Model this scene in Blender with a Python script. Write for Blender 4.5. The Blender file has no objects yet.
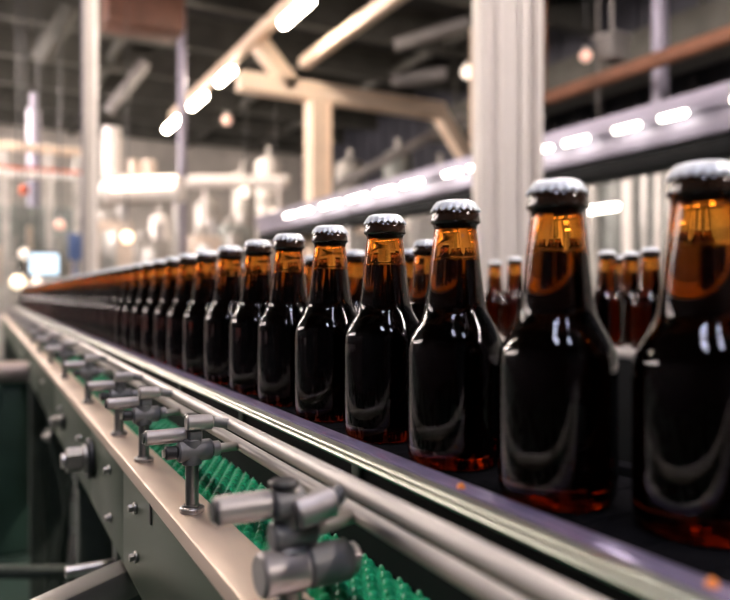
import bpy, bmesh, math, random
from mathutils import Vector, Matrix
random.seed(7)
PI = math.pi
sc = bpy.context.scene
COL = sc.collection

# ------------------------------------------------------------------ frame of the place
TH = math.radians(28.5)          # the camera looks 28.5 degrees right of the conveyors' run (+Y)
SN, CS = math.sin(TH), math.cos(TH)
F = 700.0
ZC = 1.19                        # eye height above the hall floor
HOR = 294.0
K = F / CS

def at(px, py, Z):
    """a point seen at (px, py) at depth Z, in metres"""
    r = (px - 365.0) / F * Z
    return Vector((Z * SN + r * CS, Z * CS - r * SN, ZC + (HOR - py) / F * Z))

def y_on(a, px):
    """Y of the point of the line X = a that is seen at column px"""
    Z = K * a / (px + 15.0)
    return (Z - a * SN) / CS

# ------------------------------------------------------------------ materials
def new_mat(name):
    m = bpy.data.materials.new(name)
    m.use_nodes = True
    nt = m.node_tree
    return m, nt, nt.nodes['Principled BSDF']

def mat(name, col, metal=0.0, rough=0.5, var=0.12, scale=30.0, bump=0.0, stretch=(1, 1, 1), spec=0.5, coat=0.0, rvar=0.0):
    m, nt, b = new_mat(name)
    b.inputs['Metallic'].default_value = metal
    b.inputs['Roughness'].default_value = rough
    b.inputs['Specular IOR Level'].default_value = spec
    b.inputs['Coat Weight'].default_value = coat
    tc = nt.nodes.new('ShaderNodeTexCoord')
    mp = nt.nodes.new('ShaderNodeMapping')
    mp.inputs['Scale'].default_value = stretch
    nz = nt.nodes.new('ShaderNodeTexNoise')
    nz.inputs['Scale'].default_value = scale
    nz.inputs['Detail'].default_value = 4
    rp = nt.nodes.new('ShaderNodeValToRGB')
    lo = [max(0, c * (1 - var)) for c in col]
    hi = [min(1, c * (1 + var)) for c in col]
    rp.color_ramp.elements[0].color = (*lo, 1)
    rp.color_ramp.elements[0].position = 0.3
    rp.color_ramp.elements[1].color = (*hi, 1)
    rp.color_ramp.elements[1].position = 0.7
    nt.links.new(tc.outputs['Object'], mp.inputs['Vector'])
    nt.links.new(mp.outputs['Vector'], nz.inputs['Vector'])
    nt.links.new(nz.outputs['Fac'], rp.inputs['Fac'])
    nt.links.new(rp.outputs['Color'], b.inputs['Base Color'])
    if rvar:
        mr = nt.nodes.new('ShaderNodeMapRange')
        mr.inputs['To Min'].default_value = max(0.02, rough - rvar)
        mr.inputs['To Max'].default_value = rough + rvar
        nt.links.new(nz.outputs['Fac'], mr.inputs['Value'])
        nt.links.new(mr.outputs['Result'], b.inputs['Roughness'])
    if bump:
        bp = nt.nodes.new('ShaderNodeBump')
        bp.inputs['Strength'].default_value = bump
        bp.inputs['Distance'].default_value = 0.002
        nt.links.new(nz.outputs['Fac'], bp.inputs['Height'])
        nt.links.new(bp.outputs['Normal'], b.inputs['Normal'])
    return m

def emis(name, col, strength):
    m, nt, b = new_mat(name)
    b.inputs['Base Color'].default_value = (*col, 1)
    b.inputs['Emission Color'].default_value = (*col, 1)
    b.inputs['Emission Strength'].default_value = strength
    return m

def amber(name, k):
    """clear refracting body with a coloured absorption; k = absorption per metre for red, green, blue"""
    m, nt, b = new_mat(name)
    b.inputs['Base Color'].default_value = (1, 1, 1, 1)
    b.inputs['Roughness'].default_value = 0.015
    b.inputs['IOR'].default_value = 1.46
    b.inputs['Transmission Weight'].default_value = 1.0
    d = max(k)
    va = nt.nodes.new('ShaderNodeVolumeAbsorption')
    va.inputs['Color'].default_value = (1 - k[0] / d, 1 - k[1] / d, 1 - k[2] / d, 1)
    va.inputs['Density'].default_value = d
    nt.links.new(va.outputs['Volume'], nt.nodes['Material Output'].inputs['Volume'])
    return m

def clear_glass(name, col, rough=0.02):
    m, nt, b = new_mat(name)
    b.inputs['Base Color'].default_value = (*col, 1)
    b.inputs['Roughness'].default_value = rough
    b.inputs['IOR'].default_value = 1.45
    b.inputs['Transmission Weight'].default_value = 1.0
    return m

M = dict(
    glass=amber('amber_glass', (66, 265, 700)),
    beer=amber('amber_beer', (52, 98, 360)),
    ring=mat('dark_neck_ring', (0.035, 0.016, 0.008), 0, 0.12, 0.1, 200, coat=0.5),
    cap=mat('cap_metal', (0.86, 0.91, 0.98), 0.15, 0.3, 0.06, 400),
    plate=mat('brushed_steel_plate', (0.80, 0.65, 0.54), 0.85, 0.42, 0.14, 14, 0.05, (1, 0.35, 1), rvar=0.1),
    panel=mat('green_grey_steel', (0.115, 0.15, 0.105), 0.7, 0.42, 0.15, 8, 0.03, (1, 0.4, 1), rvar=0.08),
    rod=mat('satin_rod', (0.56, 0.52, 0.48), 0.35, 0.42, 0.05, 30),
    railbar=mat('polished_rail', (0.62, 0.62, 0.66), 1.0, 0.22, 0.06, 20, rvar=0.05),
    clamp=mat('grey_nylon', (0.20, 0.195, 0.20), 0.25, 0.38, 0.10, 120, 0.03),
    sleeve=mat('grey_metal_sleeve', (0.52, 0.48, 0.47), 0.7, 0.32, 0.08, 90),
    strip=mat('lilac_sheen_strip', (0.23, 0.20, 0.32), 0.55, 0.3, 0.12, 40, rvar=0.06),
    lip=mat('pale_rail_lip', (0.44, 0.46, 0.39), 0.85, 0.3, 0.06, 30),
    rstrut=mat('dim_strut_paint', (0.20, 0.185, 0.18), 0, 0.6, 0.15, 3),
    heater=mat('dark_rust', (0.12, 0.048, 0.03), 0, 0.6, 0.3, 3),
    post=mat('post_steel', (0.36, 0.34, 0.33), 0.85, 0.33, 0.10, 60),
    black=mat('black_plastic', (0.02, 0.02, 0.022), 0, 0.4, 0.2, 60),
    bolt=mat('zinc_bolt', (0.60, 0.57, 0.54), 0.9, 0.3, 0.1, 90),
    belt=mat('green_belt', (0.014, 0.31, 0.14), 0, 0.3, 0.22, 90, 0.02),
    chain=mat('dark_slat', (0.005, 0.005, 0.006), 0, 0.95, 0.2, 60, spec=0.0),
    darkwall=mat('dark_frame_steel', (0.008, 0.009, 0.010), 0, 0.7, 0.2, 10, spec=0.15),
    leg=mat('leg_steel', (0.10, 0.12, 0.105), 0.6, 0.45, 0.15, 15),
    arm=mat('arm_steel', (0.26, 0.24, 0.22), 0.6, 0.4, 0.1, 20),
    floor=mat('floor_epoxy', (0.030, 0.052, 0.043), 0, 0.28, 0.3, 1.5, 0.02, rvar=0.12),
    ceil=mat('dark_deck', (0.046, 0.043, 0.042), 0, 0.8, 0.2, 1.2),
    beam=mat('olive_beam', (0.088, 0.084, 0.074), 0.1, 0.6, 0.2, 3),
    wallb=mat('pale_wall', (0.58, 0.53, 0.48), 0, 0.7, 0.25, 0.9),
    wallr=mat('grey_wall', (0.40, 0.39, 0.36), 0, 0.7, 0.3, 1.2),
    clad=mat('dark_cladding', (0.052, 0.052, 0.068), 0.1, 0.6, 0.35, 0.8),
    white=mat('white_paint', (0.90, 0.83, 0.79), 0, 0.45, 0.04, 4),
    lilac=mat('lilac_grey_paint', (0.33, 0.305, 0.39), 0.1, 0.4, 0.08, 3),
    cream=mat('cream_paint', (0.84, 0.65, 0.50), 0, 0.5, 0.06, 4),
    steel=mat('stainless', (0.62, 0.60, 0.58), 0.8, 0.35, 0.1, 6, rvar=0.1),
    dull=mat('machine_grey', (0.52, 0.49, 0.46), 0.3, 0.5, 0.25, 5),
    beige=mat('machine_beige', (0.74, 0.60, 0.50), 0.1, 0.5, 0.2, 5),
    green=mat('machine_green', (0.33, 0.345, 0.33), 0.2, 0.5, 0.25, 5),
    dgreen=mat('dark_green_paint', (0.028, 0.065, 0.048), 0.1, 0.5, 0.25, 5),
    pink=mat('gear_housing', (0.42, 0.34, 0.31), 0.5, 0.45, 0.12, 10),
    rust=mat('rust_paint', (0.22, 0.09, 0.05), 0, 0.6, 0.25, 3),
    red=mat('red_orange', (0.75, 0.16, 0.07), 0, 0.5, 0.15, 8),
    blue=mat('blue_box', (0.10, 0.16, 0.36), 0, 0.5, 0.1, 8),
    orange=mat('orange_glint', (0.95, 0.30, 0.06), 0, 0.35, 0.05, 50),
    pane=clear_glass('guard_pane', (0.93, 0.96, 0.95)),
    lampw=emis('warm_tube', (1.0, 0.85, 0.68), 75),
    lampn=emis('added_aisle_tube', (1.0, 0.85, 0.70), 16),
    panelglow=emis('panel_glow', (1.0, 0.86, 0.82), 14),
    lampo=emis('added_overhead_tube', (1.0, 0.86, 0.74), 40),
    lampm=emis('machine_tube', (1.0, 0.87, 0.80), 150),
    lampg=emis('gantry_tube', (1.0, 0.92, 0.80), 13),
    lampc=emis('added_cool_tube', (0.74, 0.76, 1.0), 24),
    bulb=emis('warm_bulb', (1.0, 0.84, 0.62), 2.2),
    bulb2=emis('dim_bulb', (1.0, 0.86, 0.74), 1.3),
    pbulb=emis('pink_bulb', (1.0, 0.62, 0.5), 0.6),
    screen=emis('screen_glow', (0.66, 0.84, 1.0), 1.35),
    hood=emis('duct_glow', (1.0, 0.88, 0.72), 2.6),
)

# ------------------------------------------------------------------ mesh builder
class MB:
    def __init__(self):
        self.bm = bmesh.new()

    def add(self, tmp, mtx=None):
        if mtx is not None:
            tmp.transform(mtx)
        me = bpy.data.meshes.new('t')
        tmp.to_mesh(me)
        tmp.free()
        self.bm.from_mesh(me)
        bpy.data.meshes.remove(me)
        return self

    def box(self, c, s, rot=None, bev=0.0, seg=2):
        t = bmesh.new()
        bmesh.ops.create_cube(t, size=1.0)
        bmesh.ops.scale(t, vec=Vector(s), verts=t.verts)
        if bev:
            bmesh.ops.bevel(t, geom=t.edges[:], offset=min(bev, min(s) * 0.45), segments=seg, affect='EDGES', profile=0.5)
        m = Matrix.Translation(Vector(c))
        if rot is not None:
            m = m @ rot.to_4x4()
        return self.add(t, m)

    def bx(self, x0, x1, y0, y1, z0, z1, bev=0.0):
        return self.box(((x0 + x1) / 2, (y0 + y1) / 2, (z0 + z1) / 2), (abs(x1 - x0), abs(y1 - y0), abs(z1 - z0)), None, bev)

    def lathe(self, prof, mtx=None, seg=32):
        """revolve (r, z) about Z; ends closed where r = 0"""
        t = bmesh.new()
        rings = []
        for r, z in prof:
            if r < 1e-7:
                rings.append([t.verts.new((0, 0, z))])
            else:
                rings.append([t.verts.new((r * math.cos(2 * PI * i / seg), r * math.sin(2 * PI * i / seg), z)) for i in range(seg)])
        for a, b in zip(rings, rings[1:]):
            for i in range(seg):
                j = (i + 1) % seg
                if len(a) == 1 and len(b) == 1:
                    continue
                if len(a) == 1:
                    t.faces.new((a[0], b[j], b[i]))
                elif len(b) == 1:
                    t.faces.new((a[i], a[j], b[0]))
                else:
                    t.faces.new((a[i], a[j], b[j], b[i]))
        return self.add(t, mtx)

    def cyl(self, p0, p1, r, seg=20, ch=0.0, r2=None):
        p0, p1 = Vector(p0), Vector(p1)
        L = (p1 - p0).length
        r2 = r if r2 is None else r2
        if ch:
            prof = [(0, 0), (r - ch, 0), (r, ch), (r2, L - ch), (r2 - ch, L), (0, L)]
        else:
            prof = [(0, 0), (r, 0), (r2, L), (0, L)]
        q = Vector((0, 0, 1)).rotation_difference((p1 - p0).normalized())
        return self.lathe(prof, Matrix.Translation(p0) @ q.to_matrix().to_4x4(), seg)

    def bar(self, p0, p1, w, h, bev=0.0, up=Vector((0, 0, 1))):
        """a straight bar of width w and height h from p0 to p1"""
        p0, p1 = Vector(p0), Vector(p1)
        d = (p1 - p0)
        L = d.length
        d.normalize()
        s = d.cross(up)
        if s.length < 1e-5:
            s = Vector((1, 0, 0))
        s.normalize()
        u = s.cross(d)
        rot = Matrix((s, d, u)).transposed()
        return self.box((p0 + p1) / 2, (w, L, h), rot, bev)

    def tube(self, pts, r, seg=12):
        """a round tube through pts with mitred joints"""
        pts = [Vector(p) for p in pts]
        t = bmesh.new()
        rings = []
        prev = None
        for i, p in enumerate(pts):
            d = (pts[min(i + 1, len(pts) - 1)] - pts[max(i - 1, 0)]).normalized()
            if prev is None:
                n = d.orthogonal().normalized()
            else:
                n = (prev - d * prev.dot(d)).normalized()
            prev = n
            b = d.cross(n)
            rings.append([t.verts.new(p + (n * math.cos(2 * PI * k / seg) + b * math.sin(2 * PI * k / seg)) * r) for k in range(seg)])
        for a, b in zip(rings, rings[1:]):
            for i in range(seg):
                j = (i + 1) % seg
                t.faces.new((a[i], a[j], b[j], b[i]))
        t.faces.new(list(reversed(rings[0])))
        t.faces.new(rings[-1])
        return self.add(t)

    def prism(self, prof, y0, y1):
        """extrude an (x, z) outline along Y"""
        t = bmesh.new()
        a = [t.verts.new((x, y0, z)) for x, z in prof]
        b = [t.verts.new((x, y1, z)) for x, z in prof]
        n = len(prof)
        t.faces.new(a)
        t.faces.new(list(reversed(b)))
        for i in range(n):
            j = (i + 1) % n
            t.faces.new((a[j], a[i], b[i], b[j]))
        return self.add(t)

    def build(self, name, m, parent=None, smooth=35):
        bm = self.bm
        bmesh.ops.recalc_face_normals(bm, faces=bm.faces)
        root = parent
        while root is not None and root.parent is not None:
            root = root.parent
        if root is not None:
            off = root.location.copy()
        else:
            xs = [v.co for v in bm.verts]
            lo = Vector((min(c.x for c in xs), min(c.y for c in xs), min(c.z for c in xs)))
            hi = Vector((max(c.x for c in xs), max(c.y for c in xs), max(c.z for c in xs)))
            off = Vector(((lo.x + hi.x) / 2, (lo.y + hi.y) / 2, lo.z))
        for v in bm.verts:
            v.co -= off
        me = bpy.data.meshes.new(name)
        bm.to_mesh(me)
        bm.free()
        for p in me.polygons:
            p.use_smooth = True
        me.set_sharp_from_angle(angle=math.radians(smooth))
        me.materials.append(m)
        o = bpy.data.objects.new(name, me)
        COL.objects.link(o)
        if parent is not None:
            o.parent = parent
        else:
            o.location = off
        return o

def tag(o, label=None, cat=None, group=None, kind=None):
    if label: o['label'] = label
    if cat: o['category'] = cat
    if group: o['group'] = group
    if kind: o['kind'] = kind
    return o

def thing(name, label, cat, loc, group=None):
    o = bpy.data.objects.new(name, None)
    COL.objects.link(o)
    o.location = Vector(loc)
    return tag(o, label, cat, group)

def copy_tree(o, parent=None):
    c = o.copy()
    COL.objects.link(c)
    if parent is not None:
        c.parent = parent
    for ch in list(o.children):
        copy_tree(ch, c)
    return c

def struct(o):
    o['kind'] = 'structure'
    return o

# ------------------------------------------------------------------ the hall
X0, X1, Y0, Y1, ZT = -7.0, 9.5, -7.0, 22.0, 6.3
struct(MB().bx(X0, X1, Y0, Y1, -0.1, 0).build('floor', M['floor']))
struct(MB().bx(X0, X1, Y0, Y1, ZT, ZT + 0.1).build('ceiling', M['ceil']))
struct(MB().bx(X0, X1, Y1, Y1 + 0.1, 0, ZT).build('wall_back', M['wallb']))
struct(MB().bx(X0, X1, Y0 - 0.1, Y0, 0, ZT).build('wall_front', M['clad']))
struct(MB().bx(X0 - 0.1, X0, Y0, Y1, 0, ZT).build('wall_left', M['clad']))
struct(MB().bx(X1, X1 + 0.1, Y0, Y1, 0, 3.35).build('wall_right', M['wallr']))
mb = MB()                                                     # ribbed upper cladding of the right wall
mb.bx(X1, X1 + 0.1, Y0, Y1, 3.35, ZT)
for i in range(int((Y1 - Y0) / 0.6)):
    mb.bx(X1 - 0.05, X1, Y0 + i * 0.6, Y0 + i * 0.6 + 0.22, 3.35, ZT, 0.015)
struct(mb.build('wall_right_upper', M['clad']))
mb = MB()
mb.bx(X1 - 0.03, X1, Y0, Y1, 3.28, 3.42, 0.01)
struct(mb.build('trim_1', M['beam']))
for i in range(5):                                            # added unseen glowing panels that give the bottle shoulders their streaks
    y0 = 7.2 + i * 2.9
    w_ = struct(MB().bx(X0, X0 + 0.02, y0, y0 + 2.4, 4.0, 5.6).build('glow_panel_%d' % (i + 1), M['panelglow']))
    mb = MB()
    for a, b in ((y0 - 0.08, y0), (y0 + 1.17, y0 + 1.23), (y0 + 2.4, y0 + 2.48)):
        mb.bx(X0, X0 + 0.06, a, b, 3.92, 5.68, 0.005)
    for a, b in ((3.92, 4.0), (4.77, 4.83), (5.6, 5.68)):
        mb.bx(X0, X0 + 0.055, y0 - 0.08, y0 + 2.48, a, b, 0.005)
    mb.build('glow_panel_frame', M['rstrut'], w_)
for i, y in enumerate([2.8, 4.8, 6.8, 8.8, 10.8, 12.8, 14.8, 16.8, 18.8, 20.8]):
    mb = MB()
    mb.bx(X0, X1, y - 0.10, y + 0.10, ZT - 0.62, ZT - 0.58)
    mb.bx(X0, X1, y - 0.02, y + 0.02, ZT - 0.60, ZT - 0.02)
    mb.bx(X0, X1, y - 0.10, y + 0.10, ZT - 0.04, ZT)
    struct(mb.build('ceiling_beam', M['beam']))
for x in (-0.2, 2.2, 5.6, 7.6):
    struct(MB().bx(x - 0.06, x + 0.06, 3.0, Y1, ZT - 0.50, ZT - 0.34, 0.01).build('ceiling_purlin', M['beam']))

# ------------------------------------------------------------------ conveyor frame with the green belt
PX0, PX1 = 0.139, 0.1796          # steel top plate
ZP = ZC - 0.19                    # its top face
YN, YF = -0.9, 7.2
fr = thing('conveyor_frame', 'grey green steel conveyor frame with a pale top ledge, in front of the bottle row', 'conveyor', (0.22, 0.0, 0.0))
mb = MB()
mb.prism([(PX0, ZP - 0.006), (PX0 + 0.0015, ZP - 0.001), (PX0 + 0.004, ZP), (PX1, ZP), (PX1, ZP - 0.012), (PX1 - 0.003, ZP - 0.012), (PX1 - 0.003, ZP - 0.004), (PX0, ZP - 0.004)][:6] + [(PX0, ZP - 0.012)], YN, YF)
mb.build('top_plate', M['plate'], fr)
seams = [YN, 0.30, y_on(PX0, 122), 1.12, 1.75, 2.7, 4.2, 5.7, YF]
for a, b in zip(seams, seams[1:]):
    mb = MB()
    mb.bx(PX0 + 0.001, PX0 + 0.006, a + 0.0008, b - 0.0008, ZC - 0.308, ZP - 0.0125, 0.0012)
    mb.bx(PX0 + 0.001, PX0 + 0.022, a + 0.0008, b - 0.0008, ZC - 0.311, ZC - 0.306, 0.001)
    mb.build('side_panel', M['panel'], fr)
def on_panel(px, py):
    y = y_on(PX0, px)
    return y, ZC - (py - HOR) / F * (K * PX0 / (px + 15.0))
for px, py in ((135, 508), (136, 557), (109, 470), (110, 518)):
    y, z = on_panel(px, py)
    mb = MB()
    mb.cyl((PX0 + 0.001, y, z), (PX0 - 0.002, y, z), 0.0062, 16, 0.0008)
    mb.cyl((PX0 - 0.002, y, z), (PX0 - 0.007, y, z), 0.0042, 6, 0.0008)
    mb.build('bolt', M['bolt'], fr)
for k, y in enumerate((1.25, 1.6, 2.1, 2.6, 3.2)):
    mb = MB()
    mb.cyl((PX0 + 0.001, y, ZP - 0.05), (PX0 - 0.002, y, ZP - 0.05), 0.0062, 16, 0.0008)
    mb.cyl((PX0 - 0.002, y, ZP - 0.05), (PX0 - 0.007, y, ZP - 0.05), 0.0042, 6, 0.0008)
    mb.build('bolt', M['bolt'], fr)
y, z = on_panel(150, 514)
mb = MB()
mb.bx(PX0 - 0.0005, PX0 + 0.002, y - 0.004, y + 0.004, z - 0.010, z + 0.010, 0.0012)
mb.build('slot', M['black'], fr)
def bearing(px, py, s, name='shaft_end'):
    y, z = on_panel(px, py)
    w = MB().cyl((PX0 + 0.001, y, z), (PX0 - 0.008 * s, y, z), 0.030 * s, 32, 0.002).build('bearing_flange', M['black'], fr)
    mb = MB()
    mb.cyl((PX0 - 0.008 * s, y, z), (PX0 - 0.013 * s, y, z), 0.021 * s, 28, 0.001)
    mb.cyl((PX0 - 0.013 * s, y, z), (PX0 - 0.036 * s, y, z), 0.0185 * s, 6, 0.002)
    mb.cyl((PX0 - 0.036 * s, y, z), (PX0 - 0.042 * s, y, z), 0.011 * s, 20, 0.001)
    mb.build('hex_nut', M['bolt'], w)
bearing(92, 458, 1.0)
bearing(64, 421, 0.62)
bearing(52, 437, 0.5)
mb = MB()
for y in [YN + 0.12 * i for i in range(int((YF - YN) / 0.12))]:
    mb.bx(PX1 - 0.003, 0.252, y, y + 0.02, ZP - 0.06, ZP - 0.045)
mb.bx(PX1 - 0.006, PX1 - 0.002, YN, YF, ZP - 0.09, ZP - 0.012)
mb.bx(0.2515, 0.2535, YN, YF, ZC - 0.36, ZC - 0.15)
mb.build('belt_bed', M['darkwall'], fr)
for y in (-0.55, 1.36, 2.9, 5.0, 6.9):
    for x in (0.175, 0.235):
        lg = MB().bx(x - 0.028, x + 0.028, y - 0.028, y + 0.028, 0.03, ZC - 0.311, 0.004).build('leg', M['leg'], fr)
        MB().lathe([(0, 0), (0.03, 0), (0.03, 0.008), (0.02, 0.02), (0.012, 0.03), (0, 0.03)], Matrix.Translation((x, y, 0)), 20).build('foot', M['black'], lg)
    MB().cyl((0.175, y, 0.35), (0.235, y, 0.35), 0.018, 16).build('crossbar', M['leg'], fr)
    MB().bx(0.142, 0.252, y - 0.045, y + 0.045, ZC - 0.345, ZC - 0.3115, 0.004).build('leg_bracket', M['leg'], fr)
# the pale square arm reaching out below the panel and the shaft stub behind it
p0 = Vector((0.160, 0.868, ZC - 0.335)); p1 = Vector((0.0, 0.758, ZC - 0.335))
MB().bar(p0, p1, 0.036, 0.036, 0.004).build('outrigger_arm', M['arm'], fr)
MB().cyl((0.16, 1.02, ZC - 0.375), (0.095, 1.02, ZC - 0.375), 0.0085, 18, 0.001).build('shaft_stub', M['bolt'], fr)
MB().bx(0.158, 0.20, 1.00, 1.04, ZC - 0.39, ZC - 0.3115, 0.003).build('shaft_block', M['leg'], fr)

# the green modular belt: one surface of staggered rounded knuckles
ZB = ZC - 0.197
mb = MB()
mb.bx(PX1 + 0.002, 0.251, YN, YF, ZB - 0.010, ZB - 0.002)
t = bmesh.new()
def knuckle(t, cx, cy, lx, ly, h, z):
    rings = []
    n = 8
    for s, zz in ((1.0, 0.0), (0.86, 0.55), (0.5, 0.92)):
        ring = []
        for i in range(n):
            a = 2 * PI * (i + 0.5) / n
            ca, sa = math.cos(a), math.sin(a)
            k = 1.0 / max(abs(ca), abs(sa)) ** 0.55
            ring.append(t.verts.new((cx + lx * s * ca * k, cy + ly * s * sa * k, z + h * zz)))
        rings.append(ring)
    top = t.verts.new((cx, cy, z + h))
    for a, b in zip(rings, rings[1:]):
        for i in range(n):
            j = (i + 1) % n
            t.faces.new((a[i], a[j], b[j], b[i]))
    for i in range(n):
        t.faces.new((rings[-1][i], rings[-1][(i + 1) % n], top))
pitch = 0.0125
nx = 6
r = 0
y = -0.1
while y < 4.5:
    for i in range(nx):
        knuckle(t, PX1 + 0.009 + (i + (0.5 if r % 2 else 0.0)) * 0.0118, y, 0.0043, 0.0054, 0.0048, ZB - 0.0025)
    y += pitch
    r += 1
mb.add(t)
belt = mb.build('green_belt', M['belt'])
tag(belt, 'green modular plastic belt of small rounded knuckles beside the pale ledge', 'conveyor belt')

# ------------------------------------------------------------------ guide rails B and C
def guide_rail(a, h, r, label, ynear):
    mb = MB()
    mb.cyl((a, ynear, ZC - h), (a, YF - 0.1, ZC - h), r, 20, 0.001)
    o = mb.build('guide_rail', M['rod'])
    return tag(o, label, 'guide rail')
RB = (0.193, 0.1153)
RC = (0.204, 0.1370)
guide_rail(RB[0], RB[1], 0.0057, 'pale round guide rail, the upper of the two slim rails over the green belt', -0.5)
guide_rail(RC[0], RC[1], 0.0053, 'pale round guide rail, the lower of the two, close above the green belt', -0.5)

# ------------------------------------------------------------------ rail brackets standing on the ledge
PA = 0.159
def make_bracket(k=1.0, mirror=1):
    root = thing('rail_bracket', 'grey bracket', 'bracket', (0, 0, 0), 'brackets along the ledge of the green belt')
    def L(pts):
        return [(r_ * k, z_ * k) for r_, z_ in pts]
    MB().lathe(L([(0, 0), (0.0105, 0), (0.0108, 0.0008), (0.0108, 0.0035), (0.0098, 0.0045), (0.0070, 0.0050), (0.0070, 0.0065), (0, 0.0065)]), None, 28).build('base_flange', M['post'], root)
    MB().cyl((0, 0, 0.0065 * k), (0, 0, 0.080), 0.0058 * k, 24, 0.0004).build('post', M['post'], root)
    zl, zh, zu = 0.053, 0.0672, 0.0785
    if k > 1.1:
        zl, zh, zu = 0.050, 0.0745, 0.0745
    mb = MB()
    mb.cyl((-0.0125 * k, 0, zl), (0.0175 * k, 0, zl), 0.0092 * k, 28, 0.0014)
    mb.cyl((0, 0, zl - 0.012 * k), (0, 0, zl + 0.011 * k), 0.0086 * k, 24, 0.001)
    mb.build('lower_clamp', M['clamp'], root)
    if k > 1.1:
        kn = MB().cyl((-0.034, 0, zl), (-0.0125 * k, 0, zl), 0.0100, 24, 0.0016).build('clamp_knob', M['sleeve'], root)
    else:
        kn = MB().cyl((-0.0235, 0, zl), (-0.0125, 0, zl), 0.0058, 20, 0.0012).build('clamp_knob', M['black'], root)
        MB().cyl((-0.0255, 0, zl), (-0.0235, 0, zl), 0.0035, 6).build('knob_screw', M['bolt'], kn)
    MB().cyl((0.0175 * k, 0, zl), (0.0250 * k, 0, zl), 0.0066 * k, 24, 0.001).build('collar', M['sleeve'], root)
    MB().cyl((0.0250 * k, 0, zl), (RC[0] - PA - 0.0045, 0, 0.053), 0.0042, 16).build('lower_rod', M['rod'], root)
    hd = MB().cyl((-0.040 * k, 0.003, zh), (-0.004 * k, 0.003, zh), 0.0064 * k, 24, 0.0014).build('handle', M['sleeve'], root)
    MB().cyl((-0.0415 * k, 0.003, zh), (-0.040 * k, 0.003, zh), 0.0045 * k, 20).build('handle_end', M['black'], hd)
    MB().cyl((-0.0045 * k, 0.0, zh), (0.0075 * k, 0.0, zh), 0.0082 * k, 24, 0.0014).build('cross_block', M['clamp'], root)
    MB().cyl((-0.007 * k, -0.0065 * k, zu), (0.0165 * k, -0.0065 * k, zu), 0.0068 * k, 26, 0.0014).build('upper_sleeve', M['sleeve'], root)
    MB().cyl((0.0165 * k, -0.0065 * k, zu), (RB[0] - PA - 0.004, -0.0065 * k, 0.0752), 0.0046, 16).build('upper_rod', M['clamp'], root)
    MB().cyl((0, 0, 0.080), (0, 0, 0.080 + 0.0055 * k), 0.0066 * k, 24, 0.0014).build('end_cap', M['black'], root)
    return root
def make_near_bracket():
    root = thing('rail_bracket', 'grey bracket', 'bracket', (0, 0, 0), 'brackets along the ledge of the green belt')
    MB().lathe([(0, 0), (0.0135, 0), (0.014, 0.001), (0.014, 0.0045), (0.009, 0.0062), (0, 0.0062)], None, 28).build('base_flange', M['post'], root)
    MB().cyl((0, 0, 0.0062), (0, 0, 0.0755), 0.0074, 24, 0.0004).build('post', M['post'], root)
    MB().cyl((-0.004, 0, 0.0755), (-0.004, 0, 0.0805), 0.0088, 24, 0.0014).build('end_cap', M['black'], root)
    mb = MB()
    mb.cyl((0.008, -0.004, 0.028), (0.037, -0.004, 0.028), 0.0125, 28, 0.002)
    mb.cyl((0, 0, 0.016), (0, 0, 0.042), 0.0115, 24, 0.0015)
    mb.build('lower_clamp', M['clamp'], root)
    kn = MB().cyl((-0.021, -0.004, 0.028), (0.008, -0.004, 0.028), 0.0132, 28, 0.002).build('clamp_knob', M['sleeve'], root)
    MB().cyl((0.037, -0.004, 0.028), (0.0425, -0.004, 0.028), 0.0095, 24, 0.0015).build('collar', M['sleeve'], root)
    MB().cyl((-0.012, 0, 0.0475), (0.016, 0, 0.0475), 0.0088, 24, 0.0015).build('middle_block', M['clamp'], root)
    MB().cyl((0.016, 0, 0.0475), (RC[0] - PA - 0.0045, 0, 0.0525), 0.0046, 16).build('lower_rod', M['rod'], root)
    hd = MB().cyl((-0.045, 0.003, 0.0665), (-0.011, 0.003, 0.0665), 0.0085, 24, 0.0016).build('handle', M['sleeve'], root)
    MB().cyl((-0.0465, 0.003, 0.0665), (-0.045, 0.003, 0.0665), 0.0060, 20).build('handle_end', M['black'], hd)
    MB().cyl((-0.0115, 0.0, 0.0665), (0.0075, 0.0, 0.0665), 0.0100, 24, 0.0016).build('cross_block', M['clamp'], root)
    MB().cyl((-0.001, -0.0095, 0.0615), (0.0245, -0.0095, 0.0665), 0.0092, 26, 0.0018).build('upper_sleeve', M['sleeve'], root)
    MB().cyl((0.0245, -0.0095, 0.0665), (RB[0] - PA - 0.0035, -0.0095, 0.0725), 0.0052, 16).build('upper_rod', M['clamp'], root)
    return root
br_px = [290, 192, 144, 119, 88.5, 65, 51, 40]
br_lab = [
    'grey clamp bracket cut off by the bottom edge, largest on the ledge',
    'grey clamp bracket whose whole post and round foot show in focus on the pale ledge',
    'grey clamp bracket just behind the one in focus, its post standing on the pale ledge',
    'grey clamp bracket above the seam of the side panel, second behind the focused one',
    'grey clamp bracket with a tall isolated post, third behind the focused one',
    'blurred grey clamp bracket, fourth behind the focused one on the ledge',
    'blurred grey clamp bracket, fifth behind the focused one on the ledge',
    'blurred grey clamp bracket, sixth behind the focused one where the ledge narrows',
]
far_y = []
yy = y_on(PA, 40) + 0.45
while yy < 6.6:
    far_y.append(yy)
    yy += 0.45
proto = make_bracket()
spots = [y_on(PA, p) for p in br_px] + far_y
for i, y in enumerate(spots):
    if i == 0:
        o = make_near_bracket()
    else:
        o = proto if i == 1 else copy_tree(proto)
    o.location = (PA, y, ZP)
    o['label'] = br_lab[i] if i < len(br_lab) else 'tiny blurred clamp bracket far along the ledge, beyond the seventh from the bottom edge'

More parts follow.
